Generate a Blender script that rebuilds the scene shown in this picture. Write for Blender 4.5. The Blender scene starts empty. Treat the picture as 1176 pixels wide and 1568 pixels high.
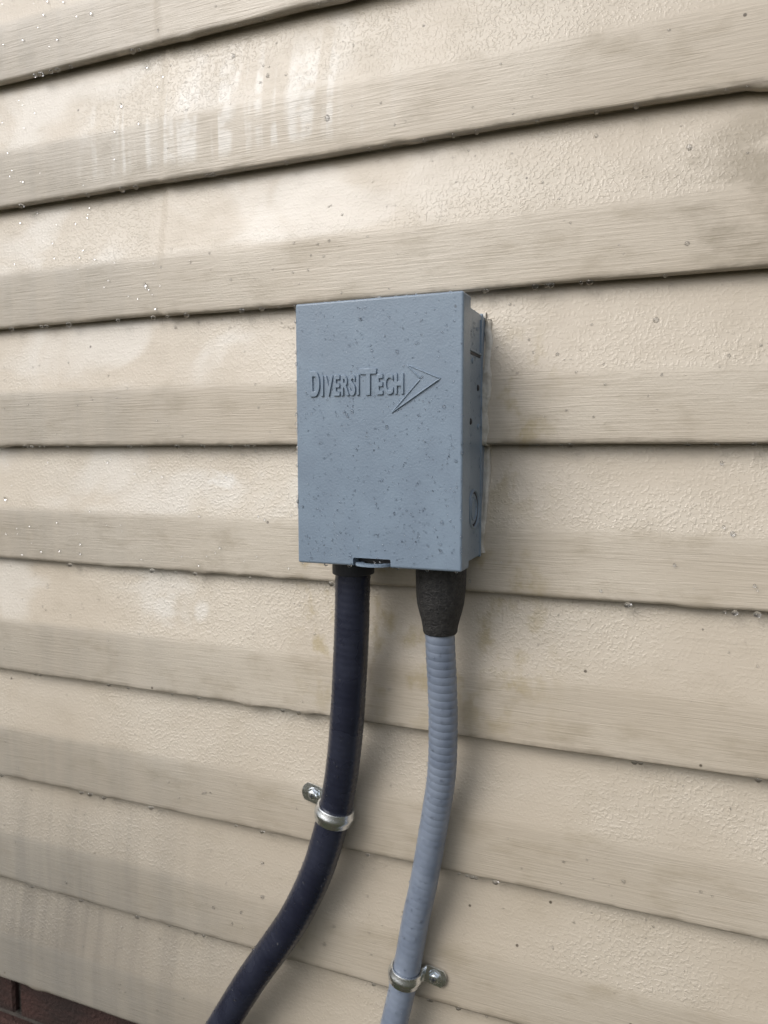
import bpy, bmesh, math, random
from mathutils import Vector, Matrix, noise
random.seed(7)
S=0.1143           # siding exposure
col=bpy.context.collection
scene=bpy.context.scene
# ------------------------------------------------------------ helpers
def link(o,parent=None):
    col.objects.link(o)
    if parent: o.parent=parent
    return o
def empty(name,loc=(0,0,0)):
    e=bpy.data.objects.new(name,None); e.empty_display_size=.05; e.location=loc; return link(e)
def mesh_obj(name,verts,faces,mat=None,parent=None,smooth=True):
    me=bpy.data.meshes.new(name); me.from_pydata(verts,[],faces); me.update()
    if smooth:
        for p in me.polygons: p.use_smooth=True
    if mat: me.materials.append(mat)
    return link(bpy.data.objects.new(name,me),parent)
def bm_obj(name,bm,mat=None,parent=None,smooth=False):
    me=bpy.data.meshes.new(name); bm.to_mesh(me); bm.free()
    if smooth:
        for p in me.polygons: p.use_smooth=True
    if mat: me.materials.append(mat)
    return link(bpy.data.objects.new(name,me),parent)
def autosmooth(o,ang=40,flat=1e-4):
    for p in o.data.polygons:p.use_smooth=p.area<flat
    try: o.data.set_sharp_from_angle(angle=math.radians(ang))
    except Exception: pass
    for p in o.data.polygons:p.use_smooth=p.area<flat
def box_bm(bm,x0,x1,y0,y1,z0,z1,bev=0,seg=3):
    r=bmesh.ops.create_cube(bm,size=1); vs=r['verts']
    for v in vs:
        v.co=Vector(((x0+x1)/2+v.co.x*(x1-x0),(y0+y1)/2+v.co.y*(y1-y0),(z0+z1)/2+v.co.z*(z1-z0)))
    if bev:
        es=list({e for v in vs for e in v.link_edges})
        bmesh.ops.bevel(bm,geom=es,offset=bev,segments=seg,affect='EDGES',profile=.5)
class NT:
    def __init__(s,name):
        s.mat=bpy.data.materials.new(name); s.mat.use_nodes=True; s.t=s.mat.node_tree; s.n=s.t.nodes
        s.b=s.n['Principled BSDF']; s.tc=s.n.new('ShaderNodeTexCoord')
        s.sep=s.n.new('ShaderNodeSeparateXYZ'); s.l(s.tc.outputs['Object'],s.sep.inputs[0])
        s.x,s.y,s.z=s.sep.outputs; s.co=s.tc.outputs['Object']
    def l(s,a,b): s.t.links.new(a,b)
    def put(s,v,inp):
        if hasattr(v,'is_linked') or hasattr(v,'node'): s.l(v,inp)
        else: inp.default_value=v
    def m(s,op,a,b=0,c=None,clamp=False):
        n=s.n.new('ShaderNodeMath'); n.operation=op; n.use_clamp=clamp
        s.put(a,n.inputs[0]); s.put(b,n.inputs[1])
        if c is not None: s.put(c,n.inputs[2])
        return n.outputs[0]
    def mr(s,v,a,b,c=0.,d=1.,sm=True):
        n=s.n.new('ShaderNodeMapRange'); n.interpolation_type='SMOOTHSTEP' if sm else 'LINEAR'
        s.put(v,n.inputs[0])
        for i,q in enumerate((a,b,c,d)): s.put(q,n.inputs[i+1])
        return n.outputs[0]
    def win(s,v,a,b,c,d):
        return s.m('MULTIPLY',s.mr(v,a,b),s.mr(v,c,d,1.,0.))
    def map(s,sc,loc=(0,0,0),co=None):
        n=s.n.new('ShaderNodeMapping'); s.l(co or s.co,n.inputs[0]); n.inputs['Scale'].default_value=sc; n.inputs['Location'].default_value=loc
        return n.outputs[0]
    def noise(s,sc,scale=1,detail=3,rough=.5,dist=0,loc=(0,0,0),co=None):
        n=s.n.new('ShaderNodeTexNoise'); s.l(s.map(sc,loc,co),n.inputs['Vector'])
        n.inputs['Scale'].default_value=scale;n.inputs['Detail'].default_value=detail;n.inputs['Roughness'].default_value=rough;n.inputs['Distortion'].default_value=dist
        return n.outputs['Fac']
    def mix(s,f,a,b):
        n=s.n.new('ShaderNodeMix'); n.data_type='RGBA'; s.put(f,n.inputs[0])
        for v,i in ((a,6),(b,7)):
            if isinstance(v,tuple): v=(*v,1) if len(v)==3 else v
            s.put(v,n.inputs[i])
        return n.outputs[2]
    def bump(s,h,dist,strength=1,prev=None):
        n=s.n.new('ShaderNodeBump'); s.put(h,n.inputs['Height']); n.inputs['Distance'].default_value=dist; s.put(strength,n.inputs['Strength'])
        if prev is not None: s.l(prev,n.inputs['Normal'])
        return n.outputs[0]
    def out(s,color=None,rough=None,normal=None,metal=None,spec=None):
        for k,v in (('Base Color',color),('Roughness',rough),('Normal',normal),('Metallic',metal),('Specular IOR Level',spec)):
            if v is None: continue
            if isinstance(v,tuple): v=(*v,1)
            s.put(v,s.b.inputs[k])
        return s.mat
# ------------------------------------------------------------ materials
def siding_mat():
    t=NT('vinyl_siding'); M=t.m
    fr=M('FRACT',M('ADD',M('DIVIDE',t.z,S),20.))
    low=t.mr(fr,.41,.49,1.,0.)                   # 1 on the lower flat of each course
    up=M('SUBTRACT',1.,low)
    big=t.noise((4,4,7),detail=2,rough=.6)
    med=t.noise((22,22,40),detail=4,rough=.62,loc=(3,1,2))
    c=t.mix(t.mr(big,.35,.7),(.560,.492,.400),(.632,.572,.482))
    c=t.mix(t.mr(t.z,-.05,-.60,0.,.34),c,(.30,.26,.20))  # colour darkened towards the bottom, standing in for weaker light
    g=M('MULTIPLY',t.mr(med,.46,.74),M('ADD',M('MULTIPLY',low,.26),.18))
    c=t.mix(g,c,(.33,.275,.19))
    st=t.noise((42,3,2.6),detail=3,rough=.6,dist=.35)
    st2=t.mr(st,.36,.68)
    lowleft_dark=M('MULTIPLY',t.mr(t.z,-.20,-.56),t.mr(t.x,.03,-.30))
    c=t.mix(M('MULTIPLY',lowleft_dark,M('ADD',.55,M('MULTIPLY',st2,.26))),c,(.165,.155,.140))  # grey dirt streaks over an even darkening towards the lower left
    gl=M('MULTIPLY',M('MULTIPLY',low,t.mr(t.x,.0,-.33)),M('ADD',.30,M('MULTIPLY',st2,.14)))
    c=t.mix(gl,c,(.30,.288,.262))
    sr=M('MULTIPLY',M('MULTIPLY',t.win(t.z,.10,.135,.19,.24),t.mr(t.x,.20,.33)),t.mr(med,.36,.62))
    c=t.mix(M('MULTIPLY',sr,.55),c,(.20,.165,.11))
    # mineral drip marks, upper left
    sx=t.noise((58,1,4.5),detail=2,rough=.5,dist=.45,loc=(.37,0,0))
    dr=M('MULTIPLY',t.mr(sx,.45,.57),M('MULTIPLY',t.win(t.x,-.27,-.22,-.02,.08),t.win(t.z,.234,.248,.288,.345)))
    dr=M('MULTIPLY',dr,t.mr(t.noise((75,1,70),detail=2),.34,.56,.15,1.))
    sheen=M('MULTIPLY',up,t.mr(t.noise((9,1,13),detail=3,loc=(1.3,0,.2),dist=.6),.46,.64))  # sky sheen on the wet upper slopes, painted as whiter base colour
    sheen=M('MULTIPLY',sheen,t.mr(t.x,.20,-.08))
    sheen=M('MULTIPLY',sheen,t.mr(t.z,-.30,-.12))
    wh=M('MAXIMUM',M('MULTIPLY',dr,.50),M('MULTIPLY',sheen,.36))
    for (cx,cz,rx,rz,k) in ((-.117,-.033,.030,.013,.70),(-.175,-.150,.020,.016,.45),(-.137,-.152,.009,.009,.42)):  # whitish blobs: local sky reflections painted into the base colour
        d=M('SQRT',M('ADD',M('POWER',M('DIVIDE',M('SUBTRACT',t.x,cx),rx),2.),M('POWER',M('DIVIDE',M('SUBTRACT',t.z,cz),rz),2.)))
        d=M('ADD',d,M('MULTIPLY',M('SUBTRACT',med,.5),3.2))
        wh=M('MAXIMUM',wh,t.mr(d,.3,1.25,k,0.))
    c=t.mix(wh,c,(.80,.79,.76))
    al=M('MAXIMUM',M('MULTIPLY',t.win(t.z,-.26,-.17,-.10,-.05),t.win(t.x,-.05,-.02,.14,.20)),M('MULTIPLY',t.win(t.z,-.09,.0,.05,.10),t.win(t.x,.12,.13,.15,.19)))
    al=M('MULTIPLY',al,t.mr(t.noise((38,1,30),detail=4,rough=.65,loc=(.4,0,.9)),.48,.64))
    c=t.mix(M('MULTIPLY',al,.55),c,(.38,.30,.14))
    v=t.n.new('ShaderNodeTexVoronoi'); t.l(t.map((1,1,1)),v.inputs['Vector']); v.inputs['Scale'].default_value=24.
    sc=t.n.new('ShaderNodeSeparateColor'); t.l(v.outputs['Color'],sc.inputs[0])
    sp=M('MULTIPLY',t.mr(v.outputs['Distance'],.020,.038,1.,0.),M('GREATER_THAN',sc.outputs[0],.25))
    c=t.mix(M('MULTIPLY',sp,.85),c,(.06,.045,.03))
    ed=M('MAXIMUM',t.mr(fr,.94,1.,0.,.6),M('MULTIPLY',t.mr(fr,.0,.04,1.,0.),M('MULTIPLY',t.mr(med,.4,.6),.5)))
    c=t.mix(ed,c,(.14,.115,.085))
    # bump
    gr=t.noise((24,1,540),detail=2,rough=.65,dist=.6)
    c=t.mix(t.mr(gr,.50,.72,0.,.13),c,(.30,.25,.18))
    n=t.bump(gr,.0006,M('ADD',.20,M('MULTIPLY',low,.40)))
    pb=t.noise((430,430,430),detail=1,rough=.5)
    wet=t.mr(big,.42,.6,.35,1.)
    n=t.bump(t.mr(pb,.46,.68),.0004,M('MULTIPLY',M('ADD',.14,M('MULTIPLY',up,.50)),wet),n)
    n=t.bump(t.noise((8,1,14),detail=1),.006,.4,n)
    r=M('ADD',.27,M('MULTIPLY',med,.20)); r=M('SUBTRACT',r,M('MULTIPLY',wh,.14))
    return t.out(c,r,n,spec=.6)
def paint_mat():
    t=NT('grey_blue_enamel')
    a=t.noise((30,30,30),detail=4,rough=.6); st=t.noise((90,20,6),detail=3,loc=(2,2,2))
    c=t.mix(t.mr(a,.3,.75),(.205,.265,.342),(.232,.302,.385))
    c=t.mix(t.m('MULTIPLY',t.mr(st,.55,.75),.10),c,(.32,.37,.43))
    sp=t.noise((330,330,330),detail=1,loc=(9,1,4))
    c=t.mix(t.mr(sp,.755,.79,0.,.55),c,(.06,.07,.08))
    n=t.bump(t.noise((700,700,700),detail=2),.0003,.6)
    n=t.bump(t.noise((14,14,14),detail=1),.003,.25,n)
    return t.out(c,t.m('ADD',.24,t.m('MULTIPLY',a,.18)),n)
def plain(name,c1,c2,rough,sc=60,bs=.0004,st=.4,metal=0,bsc=None,spec=None):
    t=NT(name); a=t.noise((sc,)*3,detail=3,rough=.6)
    return t.out(t.mix(t.mr(a,.3,.7),c1,c2),t.m('ADD',rough-.07,t.m('MULTIPLY',a,.14)),t.bump(t.noise((bsc or sc*6,)*3,detail=2),bs,st),metal=float(metal),spec=spec)
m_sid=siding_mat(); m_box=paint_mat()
m_blk=plain('navy_black_pvc',(.012,.014,.028),(.026,.030,.050),.27,25,.0004,.3)
m_gry=plain('grey_pvc_conduit',(.170,.205,.272),(.222,.262,.335),.33,40,.0003,.3)
m_rub=plain('black_foam_rubber',(.012,.012,.013),(.035,.034,.033),.7,300,.0012,.9,bsc=700)
m_drk=plain('dark_plastic',(.015,.017,.024),(.03,.032,.04),.5)
m_zn=plain('zinc_plated_steel',(.78,.83,.88),(.90,.93,.96),.26,90,.0003,.3,1)
m_clk=plain('silicone_caulk',(.46,.42,.35),(.68,.65,.59),.35,90,.001,.6,bsc=300)
m_ply=plain('sheathing_board',(.12,.09,.06),(.2,.15,.1),.8)
m_mor=plain('mortar',(.05,.042,.038),(.09,.08,.07),.9,80,.002,.6)
def brick_mat():
    t=NT('red_brick'); a=t.noise((14,14,40),detail=5,rough=.65); b=t.noise((4,4,15),detail=1,loc=(5,5,5))
    c=t.mix(t.mr(a,.3,.7),(.022,.012,.010),(.060,.026,.021)); c=t.mix(t.mr(b,.4,.65,0.,.6),c,(.024,.014,.013))
    return t.out(c,.9,t.bump(t.noise((250,)*3,detail=4),.003,.9))
m_brk=brick_mat()
def ground_mat():
    t=NT('mulch_ground'); a=t.noise((3,3,3),detail=6,rough=.7)
    v=t.noise((45,45,45),detail=5,rough=.7)
    c=t.mix(t.mr(v,.35,.65),(.035,.028,.018),(.12,.095,.06)); c=t.mix(t.mr(a,.45,.6),c,(.05,.07,.025))
    return t.out(c,.95,t.bump(v,.02,.9))
m_gnd=ground_mat()
t=NT('water'); m_wat=t.out((.97,.98,1.),.03); t.b.inputs['Transmission Weight'].default_value=1; t.b.inputs['IOR'].default_value=1.36
# ------------------------------------------------------------ siding
PROF=[(.0135,.0075),(.0008,.0088),(-.0006,.0068),(-.0012,.0038),(-.0010,.0018),(-.0002,.0006),(.0014,.0001),(.0045,0),(.018,-.0002),(.034,-.0003),
      (.0445,-.0003),(.0485,-.0001),(.0520,.0004),(.0560,.0011),(.0620,.0022),(.0760,.0049),(.0920,.0077),(.1060,.0099),(S+.004,.0111),(S+.016,.0118)]
def prof_y(z):
    f=z-math.floor(z/S)*S
    for (z0,y0),(z1,y1) in zip(PROF[6:],PROF[7:]):
        if z0<=f<=z1: return y0+(y1-y0)*(f-z0)/(z1-z0)
    return 0.0
xs=[]
x=-5.0
while x<3.5:
    xs.append(x)
    x+= .004 if -.60<x<.42 else (.02 if -1.5<x<1 else .25)
seam_x={2:-.165,3:-.165,1:-.168,0:-.6,-1:.62}
V=[];F=[]
def surf_dy(x,k):
    return noise.noise(Vector((x*3.,k*5.1,9)))*.0012
for k in range(-5,14):
    sx=seam_x.get(k)
    base=len(V); nP=len(PROF)
    for x in xs:
        w1=noise.noise(Vector((x*4.5,k*7.3,1.1)))*.0012+noise.noise(Vector((x*14,k*3.1,5)))*.0006
        bsm=max(0,noise.noise(Vector((x*34,k*9.7,3.3)))-.38)*.006
        wy=surf_dy(x,k)
        st=0
        if sx is not None:
            st=.0014*max(0,min(1,(sx-x)/.003+.5))
        for i,(z,y) in enumerate(PROF):
            fb=max(0,1-z/.02) if z<.02 else 0
            fb=1 if i<6 else fb
            V.append((x,y+wy*(.3+.7*min(1,fb+.2))+st,z+k*S+w1*fb-(bsm*fb if i<8 else 0) + (st*.8 if i<7 else 0)))
    for j in range(len(xs)-1):
        for i in range(nP-1):
            a=base+j*nP+i; F.append((a,a+nP,a+nP+1,a+1))
wall=empty('vinyl_siding_wall')
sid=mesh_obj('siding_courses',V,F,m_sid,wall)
bm=bmesh.new(); box_bm(bm,-5,3.5,.020,.14,-5*S+.005,14*S); bm_obj('wall_sheathing',bm,m_ply,wall)
# ------------------------------------------------------------ brick foundation
bm=bmesh.new()
bz=-5*S-.004; row=0
while bz>-1.25:
    x=-5-(row%2)*.105-.02
    while x<3.5:
        dx=random.uniform(-.001,.001);dy=random.uniform(-.0015,.0015)
        box_bm(bm,x+dx,x+.2+dx,.020+dy,.10,bz-.058,bz,.0025,1); x+=.21
    bz-=.068; row+=1
brick=bm_obj('brick_foundation_wall',bm,m_brk)
bm=bmesh.new(); box_bm(bm,-5.1,3.6,.028,.13,-1.3,-5*S-.001); bm_obj('mortar',bm,m_mor,brick)
# ground
bm=bmesh.new(); r=bmesh.ops.create_grid(bm,x_segments=60,y_segments=60,size=150)
for v in bm.verts: v.co.z=-1.02
bm_obj('ground',bm,m_gnd)
# ------------------------------------------------------------ disconnect box
W=.1252; ZT=.0997; ZB=-.0881; YF=-.0647
dbox=empty('electrical_disconnect_box')
bm=bmesh.new(); box_bm(bm,0,W,YF,-.0450,ZB,ZT,.0016,4)
cover=bm_obj('cover',bm,m_box,dbox)
bm=bmesh.new(); box_bm(bm,.0445,.0735,YF-.01,-.055,ZB-.01,ZB+.0060,.001,2)
cut=bm_obj('cutter',bm)
md=cover.modifiers.new('b','BOOLEAN'); md.object=cut; md.operation='DIFFERENCE'; md.solver='EXACT'
bpy.context.view_layer.update()
dg=bpy.context.evaluated_depsgraph_get(); me=bpy.data.meshes.new_from_object(cover.evaluated_get(dg)); cover.modifiers.clear(); cover.data=me
bpy.data.objects.remove(cut)
me.materials.clear(); me.materials.append(m_box)
for p in me.polygons: p.material_index=0
autosmooth(cover,40)
bm=bmesh.new(); box_bm(bm,.0028,W-.0028,-.0452,.012,ZB+.003,ZT-.0055,.0012,3)
body=bm_obj('body',bm,m_box,dbox); autosmooth(body,50)
bm=bmesh.new(); box_bm(bm,.0012,W-.0012,-.0440,-.0415,ZB+.0018,ZT-.0035,.0006,2); bm_obj('body_lip',bm,m_box,dbox)
bm=bmesh.new(); box_bm(bm,.0450,.0730,-.0555,-.0545,ZB+.001,ZB+.0062); bm_obj('latch_recess',bm,m_drk,dbox)
def tab():
    vs=[];fs=[]; N=24; cx=.059; y0=-.0548
    out=[];inn=[]
    for i in range(N+1):
        a=math.pi*i/N
        out.append((cx-.0138*math.cos(a),y0-.0160*math.sin(a)**.6))
        inn.append((cx-.0085*math.cos(a),y0-.0030-.0080*math.sin(a)))
    for z in (ZB+.0006,ZB+.0024):
        for p in out: vs.append((*p,z))
        for p in inn: vs.append((*p,z))
    n=N+1
    for i in range(N):
        fs.append((i,i+1,n+i+1,n+i)); b=2*n; fs.append((b+i,b+n+i,b+n+i+1,b+i+1))
        fs.append((i,b+i,b+i+1,i+1)); fs.append((n+i,n+i+1,b+n+i+1,b+n+i))
    return mesh_obj('latch_tab',vs,fs,m_box,dbox,False)
tab()
# embossed lettering
HT=.0012
def emboss(name,txt,x0,x1,z0,z1,h=HT):
    cu=bpy.data.curves.new(name,'FONT'); cu.body=txt; cu.extrude=.03; cu.bevel_depth=.022; cu.bevel_resolution=2; cu.offset=.016; cu.space_character=1.16
    o=bpy.data.objects.new(name,cu); col.objects.link(o)
    bpy.context.view_layer.update()
    me=bpy.data.meshes.new_from_object(o.evaluated_get(bpy.context.evaluated_depsgraph_get())); bpy.data.objects.remove(o)
    X=[v.co.x for v in me.vertices];Y=[v.co.y for v in me.vertices];Z=[v.co.z for v in me.vertices]
    for v in me.vertices:
        x,y,z=v.co
        v.co=Vector((x0+(x-min(X))/(max(X)-min(X))*(x1-x0), YF+.0004-(z-min(Z))/(max(Z)-min(Z))*(h+.0004), z0+(y-min(Y))/(max(Y)-min(Y))*(z1-z0)))
    me.materials.clear(); me.materials.append(m_box)
    for p in me.polygons: p.material_index=0
    return link(bpy.data.objects.new(name,me),dbox)
emboss('lettering_d','D',.0120,.0196,.0330,.0514)
emboss('lettering_iversi','IVERSI',.0208,.0503,.0330,.0480)
emboss('lettering_t','T',.0510,.0634,.0330,.0516)
emboss('lettering_ech','ECH',.0636,.0834,.0330,.0476)
def arrow():
    def stroke(name,a,b,wa,wb,h=.0012):
        a=Vector((a[0],0,a[1]));b=Vector((b[0],0,b[1]));d=(b-a).normalized();n=Vector((-d.z,0,d.x));vs=[];fs=[];N=14;pr=[(-.5,0),(-.42,.6),(-.22,.95),(0,1),(.22,.95),(.42,.6),(.5,0)]
        for i in range(N+1):
            u=i/N; p=a.lerp(b,u); w=wa+(wb-wa)*u; hh=h*min(1,max(.05,w/.0014))
            if i in (0,N): hh*=.3
            for q,k in pr: vs.append((p.x+n.x*q*w,YF+.0003-(hh+.0003)*k,p.z+n.z*q*w))
        L=len(pr)
        for i in range(N):
            for j in range(L-1): fs.append((i*L+j,i*L+j+1,(i+1)*L+j+1,(i+1)*L+j))
        return mesh_obj(name,vs,fs,m_box,dbox)
    stroke('arrow_rim_upper',(.0853,.0531),(.1096,.0428),.0010,.0014)
    stroke('arrow_rim_lower',(.1097,.0430),(.0744,.0206),.0014,.0012)
    stroke('arrow_inner_upper',(.0856,.0528),(.0958,.0430),.0012,.0013)
    stroke('arrow_inner_lower',(.0958,.0433),(.0748,.0208),.0013,.0012)
    P=[(.0853,.0531),(.1096,.0428),(.0744,.0206),(.0958,.0430)]
    mesh_obj('arrow_plate',[(x,YF-.0004,z) for x,z in P],[(0,3,1),(3,2,1)],m_box,dbox,False)
arrow()
def ring(name,c,r0,r1,h,mat):
    vs=[];fs=[];N=40
    for i in range(N):
        a=2*math.pi*i/N; ca,sa=math.cos(a),math.sin(a)
        for r,x in ((r0,0),(r0+.0004,h),(r1-.0004,h),(r1,0)): vs.append((c[0]+x,c[1]+r*ca,c[2]+r*sa))
    for i in range(N):
        j=(i+1)%N
        for q in range(3): fs.append((i*4+q,j*4+q,j*4+q+1,i*4+q+1))
    return mesh_obj(name,vs,fs,mat,dbox)
XB=W-.0028
ring('knockout_outer',(XB-.0002,-.0235,-.0480),.0128,.0146,.0016,m_box)
ring('knockout_groove',(XB-.0002,-.0235,-.0480),.0108,.0129,.0005,m_drk)
ring('knockout_inner',(XB-.0002,-.0235,-.0480),.0074,.0086,.0012,m_box)
for i,(y,z) in enumerate([(-.030,.058),(-.014,.040),(-.034,.015),(-.012,.012)]):
    bm=bmesh.new(); bmesh.ops.create_uvsphere(bm,u_segments=16,v_segments=8,radius=.0024)
    for v in bm.verts: v.co=Vector((XB+v.co.x*.5,y+v.co.y,z+v.co.z))
    bm_obj('dimple_%d'%(i+1),bm,m_drk if i in(2,1) else m_box,dbox,True)
bm=bmesh.new(); box_bm(bm,XB-.0005,XB+.0012,-.040,-.006,.0640,.0655,.0003,1); bm_obj('side_rib',bm,m_box,dbox)
bm=bmesh.new(); box_bm(bm,XB-.0005,XB+.0012,-.0078,-.0063,.0656,.0900,.0003,1); bm_obj('side_rib_2',bm,m_box,dbox)
bm=bmesh.new(); box_bm(bm,XB-.0005,XB+.0004,-.040,-.0082,.0620,.0638); bm_obj('side_slot',bm,m_drk,dbox)
bm=bmesh.new(); box_bm(bm,.0022,W-.0022,-.0035,-.0008,ZB+.0022,ZT-.0047,.0006,2); bm_obj('back_flange',bm,m_box,dbox)
# ------------------------------------------------------------ sweeping
def catmull(P,step):
    P=[Vector(p) for p in P]; Q=[P[0]*2-P[1]]+P+[P[-1]*2-P[-2]]; out=[]
    for i in range(1,len(Q)-2):
        a,b,c,d=Q[i-1:i+3]
        for k in range(200):
            u=k/200; out.append(.5*((2*b)+(c-a)*u+(2*a-5*b+4*c-d)*u*u+(3*b-a-3*c+d)*u**3))
    out.append(P[-1]); res=[out[0]]; acc=0
    for a,b in zip(out,out[1:]):
        L=(b-a).length
        while acc+L>=step:
            q=(step-acc)/L; a=a.lerp(b,q); res.append(a.copy()); L=(b-a).length; acc=0
            if L<1e-9: break
        acc+=L
    return res
def sweep(name,C,rad,mat,parent,N=36,caps=True):
    vs=[];fs=[];s=0
    for i,p in enumerate(C):
        t=(C[min(i+1,len(C)-1)]-C[max(i-1,0)]).normalized(); n1=Vector((0,1,0)); n1=(n1-t*n1.dot(t)).normalized(); n2=t.cross(n1)
        if i: s+=(p-C[i-1]).length
        for j in range(N):
            a=2*math.pi*j/N; r=rad(s,a); vs.append(tuple(p+(n1*math.cos(a)+n2*math.sin(a))*r))
    for i in range(len(C)-1):
        for j in range(N):
            k=(j+1)%N; fs.append((i*N+j,i*N+k,(i+1)*N+k,(i+1)*N+j))
    if caps: fs.append(tuple(range(N))); fs.append(tuple(reversed(range((len(C)-1)*N,len(C)*N))))
    return mesh_obj(name,vs,fs,mat,parent)
# black conduit
bc=empty('black_flexible_conduit')
CB=catmull([(.030,-.030,-.086),(.029,-.030,-.104),(.0265,-.028,-.155),(.022,-.025,-.207),(.0165,-.020,-.245),(.011,-.017,-.277),(.004,-.0155,-.308),(-.010,-.017,-.355),(-.030,-.019,-.399),(-.051,-.021,-.433),(-.074,-.023,-.468),(-.102,-.026,-.516),(-.150,-.032,-.60),(-.215,-.045,-.73),(-.285,-.07,-.88),(-.33,-.10,-1.04)],.0012)
sweep('jacket',CB,lambda s,a:.01370+.00008*math.sin((s/.0055+a/6.283)*6.283)+.00018*noise.noise(Vector((s*40,math.cos(a),0))),m_blk,bc)
sweep('hub',[Vector((.0295,-.030,z)) for z in (-.0845,-.0850,-.0990,-.0998,-.1002)],lambda s,a:.0163 if s<.0148 else (.0160 if s<.0156 else .0142),m_drk,bc)
# grey conduit
gc=empty('gray_flexible_conduit')
CG=catmull([(.1005,-.030,-.095),(.0995,-.030,-.138),(.1003,-.027,-.176),(.1005,-.024,-.207),(.0985,-.020,-.251),(.0925,-.017,-.290),(.0825,-.0145,-.347),(.0755,-.0135,-.380),(.0675,-.0130,-.425),(.057,-.0145,-.476),(.043,-.02,-.54),(.025,-.035,-.65),(.010,-.05,-.80),(.005,-.06,-1.04)],.0006)
def rg(s,a):
    ph=(s/.0061+a/6.283)%1; ridge=math.exp(-((ph-.5)/.24)**2); grv=math.exp(-(min(ph,1-ph)/.06)**2)
    k=1 if s<.15 else max(.36,1-(s-.15)*9)
    return .0110+(.00018*ridge-.00038*grv)*k
sweep('jacket',CG,rg,m_gry,gc)
FT=[(-.086,.0178),(-.088,.0186),(-.096,.0187),(-.104,.0184),(-.112,.0180),(-.118,.0174),(-.124,.0160),(-.130,.0144),(-.136,.0130),(-.1395,.0126),(-.1405,.0120),(-.1405,.0105)]
Cc=[Vector((.1003-.0008*(i/11),-.030,z)) for i,(z,_) in enumerate(FT)]
vs=[];fs=[];N=48
for i,(z,r) in enumerate(FT):
    for j in range(N):
        a=2*math.pi*j/N; q=r+noise.noise(Vector((math.cos(a)*5,math.sin(a)*5,z*250)))*.0004
        vs.append((Cc[i].x+q*math.cos(a),Cc[i].y+q*math.sin(a),z))
for i in range(len(FT)-1):
    for j in range(N):
        k=(j+1)%N; fs.append((i*N+j,(i+1)*N+j,(i+1)*N+k,i*N+k))
mesh_obj('fitting_boot',vs,fs,m_rub,gc)
# ------------------------------------------------------------ straps
def strap(name,c,tan,r,side,ear,w):
    e=empty(name,c); t=Vector(tan).normalized(); lat=Vector((0,1,0)).cross(t).normalized()
    if lat.x*side<0: lat=-lat
    yw=-c[1]-.0016                     # local y of wall-side plate
    path=[]
    for u in (r+ear,r+ear*.94,r+ear*.84,r+ear*.5,r+ear*.3): path.append((u,yw))
    a0=math.atan2(yw*.55,r)
    path.append((r+.0016,yw*.88))
    n=22
    for i in range(n+1):
        a=a0-(math.pi+a0+.75)*i/n       # from ear side, around the front (-y) to the far side
        path.append((r*math.cos(a),r*math.sin(a)))
    K=len(path); vs=[];fs=[]
    cross=[(-.5,0),(-.42,.0004),(-.2,.0006),(-.1,.0013),(.1,.0013),(.2,.0006),(.42,.0004),(.5,0)]
    L=len(cross)
    for layer in (0,1):
        for i,(u,y) in enumerate(path):
            p0=path[max(i-1,0)];p1=path[min(i+1,K-1)]
            d=Vector((p1[0]-p0[0],p1[1]-p0[1])).normalized(); nn=Vector((d.y,-d.x))
            mid=Vector((u,y))
            if i>=6 and nn.dot(mid)<0: nn=-nn
            if i<6 and nn.y>0: nn=-nn
            ww=w*(1.0 if i>=6 else 1.25)
            if i==0: ww=w*.45
            if i==1: ww=w*.85
            for q,h in cross:
                hh=h*(1 if i>5 else .3)+(.0013 if layer==0 else 0)
                loc=lat*(u+nn.x*hh)+Vector((0,1,0))*(y+nn.y*hh)+t*(q*ww)
                vs.append(tuple(loc))
    for layer in (0,1):
        b=layer*K*L
        for i in range(K-1):
            for j in range(L-1):
                a=b+i*L+j; fs.append((a,a+L,a+L+1,a+1))
    b=K*L
    for i in range(K-1):
        fs.append((i*L,b+i*L,b+(i+1)*L,(i+1)*L)); fs.append((i*L+L-1,(i+1)*L+L-1,b+(i+1)*L+L-1,b+i*L+L-1))
    for j in range(L-1):
        fs.append((j,j+1,b+j+1,b+j)); z=(K-1)*L; fs.append((z+j,b+z+j,b+z+j+1,z+j+1))
    bm=bmesh.new(); me=bpy.data.meshes.new('band'); me.from_pydata(vs,[],fs); bm.from_mesh(me); bmesh.ops.recalc_face_normals(bm,faces=bm.faces)
    o=bm_obj('band',bm,m_zn,e); autosmooth(o,35,1)
    sc=lat*(r+ear*.52)+Vector((0,yw-.0012,0))
    bm=bmesh.new()
    def cyl(rr,h,y,seg):
        q=bmesh.ops.create_cone(bm,cap_ends=True,segments=seg,radius1=rr,radius2=rr*.9,depth=h)
        for v in q['verts']:
            x,yy,z=v.co; v.co=sc+Vector((x,y-z,yy))
    cyl(.0060,.0014,-.0006,28); cyl(.0046,.0022,-.0020,6)
    q=bmesh.ops.create_uvsphere(bm,u_segments=20,v_segments=10,radius=.0038)
    for v in q['verts']:
        x,yy,z=v.co; v.co=sc+Vector((x,-.0030-max(z,-.0005)*.3,yy))
    o=bm_obj('screw',bm,m_zn,e); autosmooth(o,35,1)
    bm=bmesh.new()
    box_bm(bm,sc.x-.0020,sc.x+.0020,sc.y-.0044,sc.y-.0030,sc.z-.0004,sc.z+.0004); box_bm(bm,sc.x-.0004,sc.x+.0004,sc.y-.0045,sc.y-.0031,sc.z-.0020,sc.z+.0020)
    bm_obj('screw_slot',bm,m_drk,e)
    return e
strap('conduit_strap',(.0050,-.0156,-.3040),(-.22,0,-.97),.0142,-1,.023,.0128)
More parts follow.
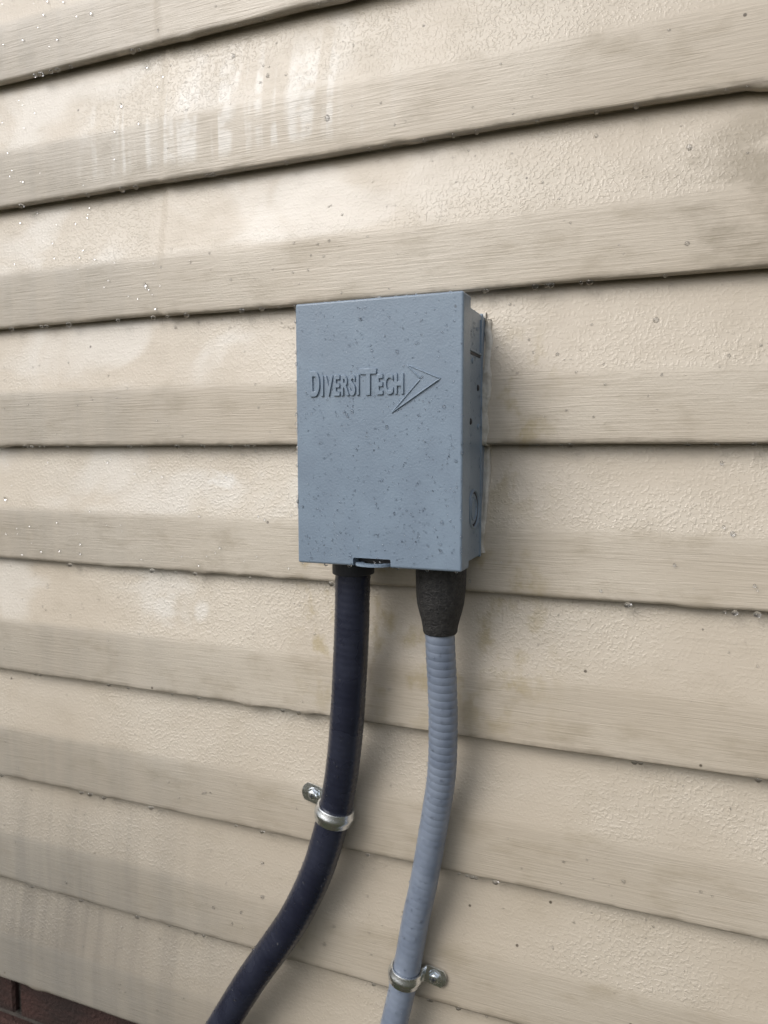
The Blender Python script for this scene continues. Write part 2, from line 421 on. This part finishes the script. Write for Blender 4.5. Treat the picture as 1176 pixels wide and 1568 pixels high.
strap('conduit_strap',(.0665,-.0131,-.4300),(-.18,0,-.98),.0117,1,.020,.0118)
# ------------------------------------------------------------ caulk
def caulk(name,pts,r):
    C=catmull(pts,.0015)
    C=[Vector((p.x+.0016*noise.noise(Vector((p.z*60,1,p.x*30))),prof_y(p.z)+.0006,p.z)) for p in C]
    return sweep(name,C,lambda s,a:(r+.0024*noise.noise(Vector((s*45,math.sin(a)*.7,r*99)))+.0008*noise.noise(Vector((s*160,math.sin(a),4))))*(1 if abs(math.sin(a))>.5 else .65),m_clk,dbox,16)
caulk('caulk_right',[(W-.0010,0,.092),(W+.0006,0,.06),(W-.0008,0,.02),(W-.0014,0,-.03),(W-.003,0,-.084)],.0034)
caulk('caulk_left',[(.0015,0,.092),(.001,0,.0),(.002,0,-.086)],.0026)
caulk('caulk_top',[(.003,0,.0945),(.06,0,.0955),(W-.001,0,.0935)],.0030)
# ------------------------------------------------------------ droplets
T=bmesh.new(); bmesh.ops.create_icosphere(T,subdivisions=2,radius=1); tv=[v.co.copy() for v in T.verts]; tf=[tuple(v.index for v in f.verts) for f in T.faces]; T.free()
def drops(name,items,parent=None):
    vs=[];fs=[]
    for (p,r,flat,el,ax) in items:
        b=len(vs)
        for c in tv:
            if ax=='y': q=Vector((c.x*r,c.y*r*flat,c.z*r*el))
            elif ax=='x': q=Vector((c.x*r*flat,c.y*r,c.z*r*el))
            else: q=c*r
            vs.append((p[0]+q.x,p[1]+q.y,p[2]+q.z))
        for f in tf: fs.append(tuple(b+i for i in f))
    return mesh_obj(name,vs,fs,m_wat,parent)
it=[]
for _ in range(700):
    x=random.uniform(.003,W-.003); z=random.uniform(ZB+.003,ZT-.003)
    if random.random()<.4 and z>-.02 : z-=.06; z=max(z,ZB+.003)
    r=random.uniform(.00030,.00070)*(1.8 if random.random()<.07 else 1)
    it.append(((x,YF,z),r,.8,random.choice((1,1,1.3)),'y'))
for _ in range(40):
    it.append(((random.uniform(.002,W-.002),random.uniform(YF+.002,-.05),ZT),random.uniform(.0007,.0014),1,.8,'y'))
for _ in range(60):
    it.append(((XB,random.uniform(-.04,-.004),random.uniform(-.08,.09)),random.uniform(.0005,.0013),.7,1.2,'x'))
for _ in range(34):
    it.append(((random.choice((.0004,W-.0004)),YF+.0006,random.uniform(ZB,ZT)),random.uniform(.0007,.0014),1,1.2,'y'))
for x in (.003,.022,.041,.078,.1,.121):
    it.append(((x,YF+.002,ZB-.0004),random.uniform(.0010,.0017),1,1,'y'))
drops('water_beads',it,dbox)
for nm,C,R,par in (('water_beads_black',CB,.01375,bc),('water_beads_gray',CG,.0112,gc)):
    it=[]
    for _ in range(170):
        i=random.randrange(10,int(len(C)*.55)); p=C[i]; t=(C[i+1]-C[i-1]).normalized(); n1=Vector((0,-1,0)); n1=(n1-t*n1.dot(t)).normalized(); n2=t.cross(n1)
        a=random.uniform(-1.4,1.4); q=p+(n1*math.cos(a)+n2*math.sin(a))*R
        if p.z>-.142: continue
        it.append((q,random.uniform(.0003,.0009),1,1,'s'))
    drops(nm,it,par)
it=[]
for _ in range(2400):
    x=random.uniform(-.55,.42); z=random.uniform(-.55,.45)
    if -.004<x<W+.004 and ZB<z<ZT: continue
    if noise.noise(Vector((x*7,z*11,2)))<random.uniform(-.35,.35): continue
    f=(z%S)/S
    if f<.04 or f>.95: continue
    r=random.uniform(.0004,.0011)*(2.0 if random.random()<.07 else 1)
    it.append(((x,prof_y(z)+surf_dy(x,math.floor(z/S))*.45,z),r,.55,random.choice((1,1,1.25)),'y'))
for k in range(-4,4):
    for _ in range(38 if k>=0 else 18):
        x=random.uniform(-.5,.4)
        if k==0 and -.01<x<W+.01: continue
        it.append(((x,.0018,k*S-.0016),random.uniform(.0010,.0026),1,random.uniform(.8,1.1),'y'))
drops('water_droplets',it)
# ------------------------------------------------------------ light
sd=Vector((-.42,-.62,.66)).normalized()
w=bpy.data.worlds.new('World'); scene.world=w; w.use_nodes=True; nt=w.node_tree
sky=nt.nodes.new('ShaderNodeTexSky'); sky.sky_type='NISHITA'; sky.sun_disc=False
sky.sun_elevation=math.asin(sd.z); sky.sun_rotation=math.atan2(sd.x,sd.y); sky.air_density=1.; sky.dust_density=4.
hs=nt.nodes.new('ShaderNodeHueSaturation'); hs.inputs['Saturation'].default_value=.35
nt.links.new(sky.outputs[0],hs.inputs['Color']); nt.links.new(hs.outputs[0],nt.nodes['Background'].inputs[0]); nt.nodes['Background'].inputs[1].default_value=.145
L=bpy.data.lights.new('sun','SUN'); L.energy=.9; L.angle=math.radians(38); L.color=(1,.975,.95)
so=bpy.data.objects.new('sun',L); col.objects.link(so); so.rotation_euler=sd.to_track_quat('Z','Y').to_euler()
# ------------------------------------------------------------ camera
cd=bpy.data.cameras.new('camera'); cam=bpy.data.objects.new('camera',cd); col.objects.link(cam)
cam.location=(.2559,-.5420,-.0045); cam.rotation_euler=(1.48519,.00149,.37379)
cd.sensor_fit='VERTICAL'; cd.sensor_height=36; cd.lens=25.7211; cd.clip_start=.01; cd.clip_end=400
cd.dof.use_dof=True; cd.dof.focus_distance=.53; cd.dof.aperture_fstop=9
scene.camera=cam
scene.view_settings.view_transform='Standard'; scene.view_settings.look='None'; scene.view_settings.exposure=0
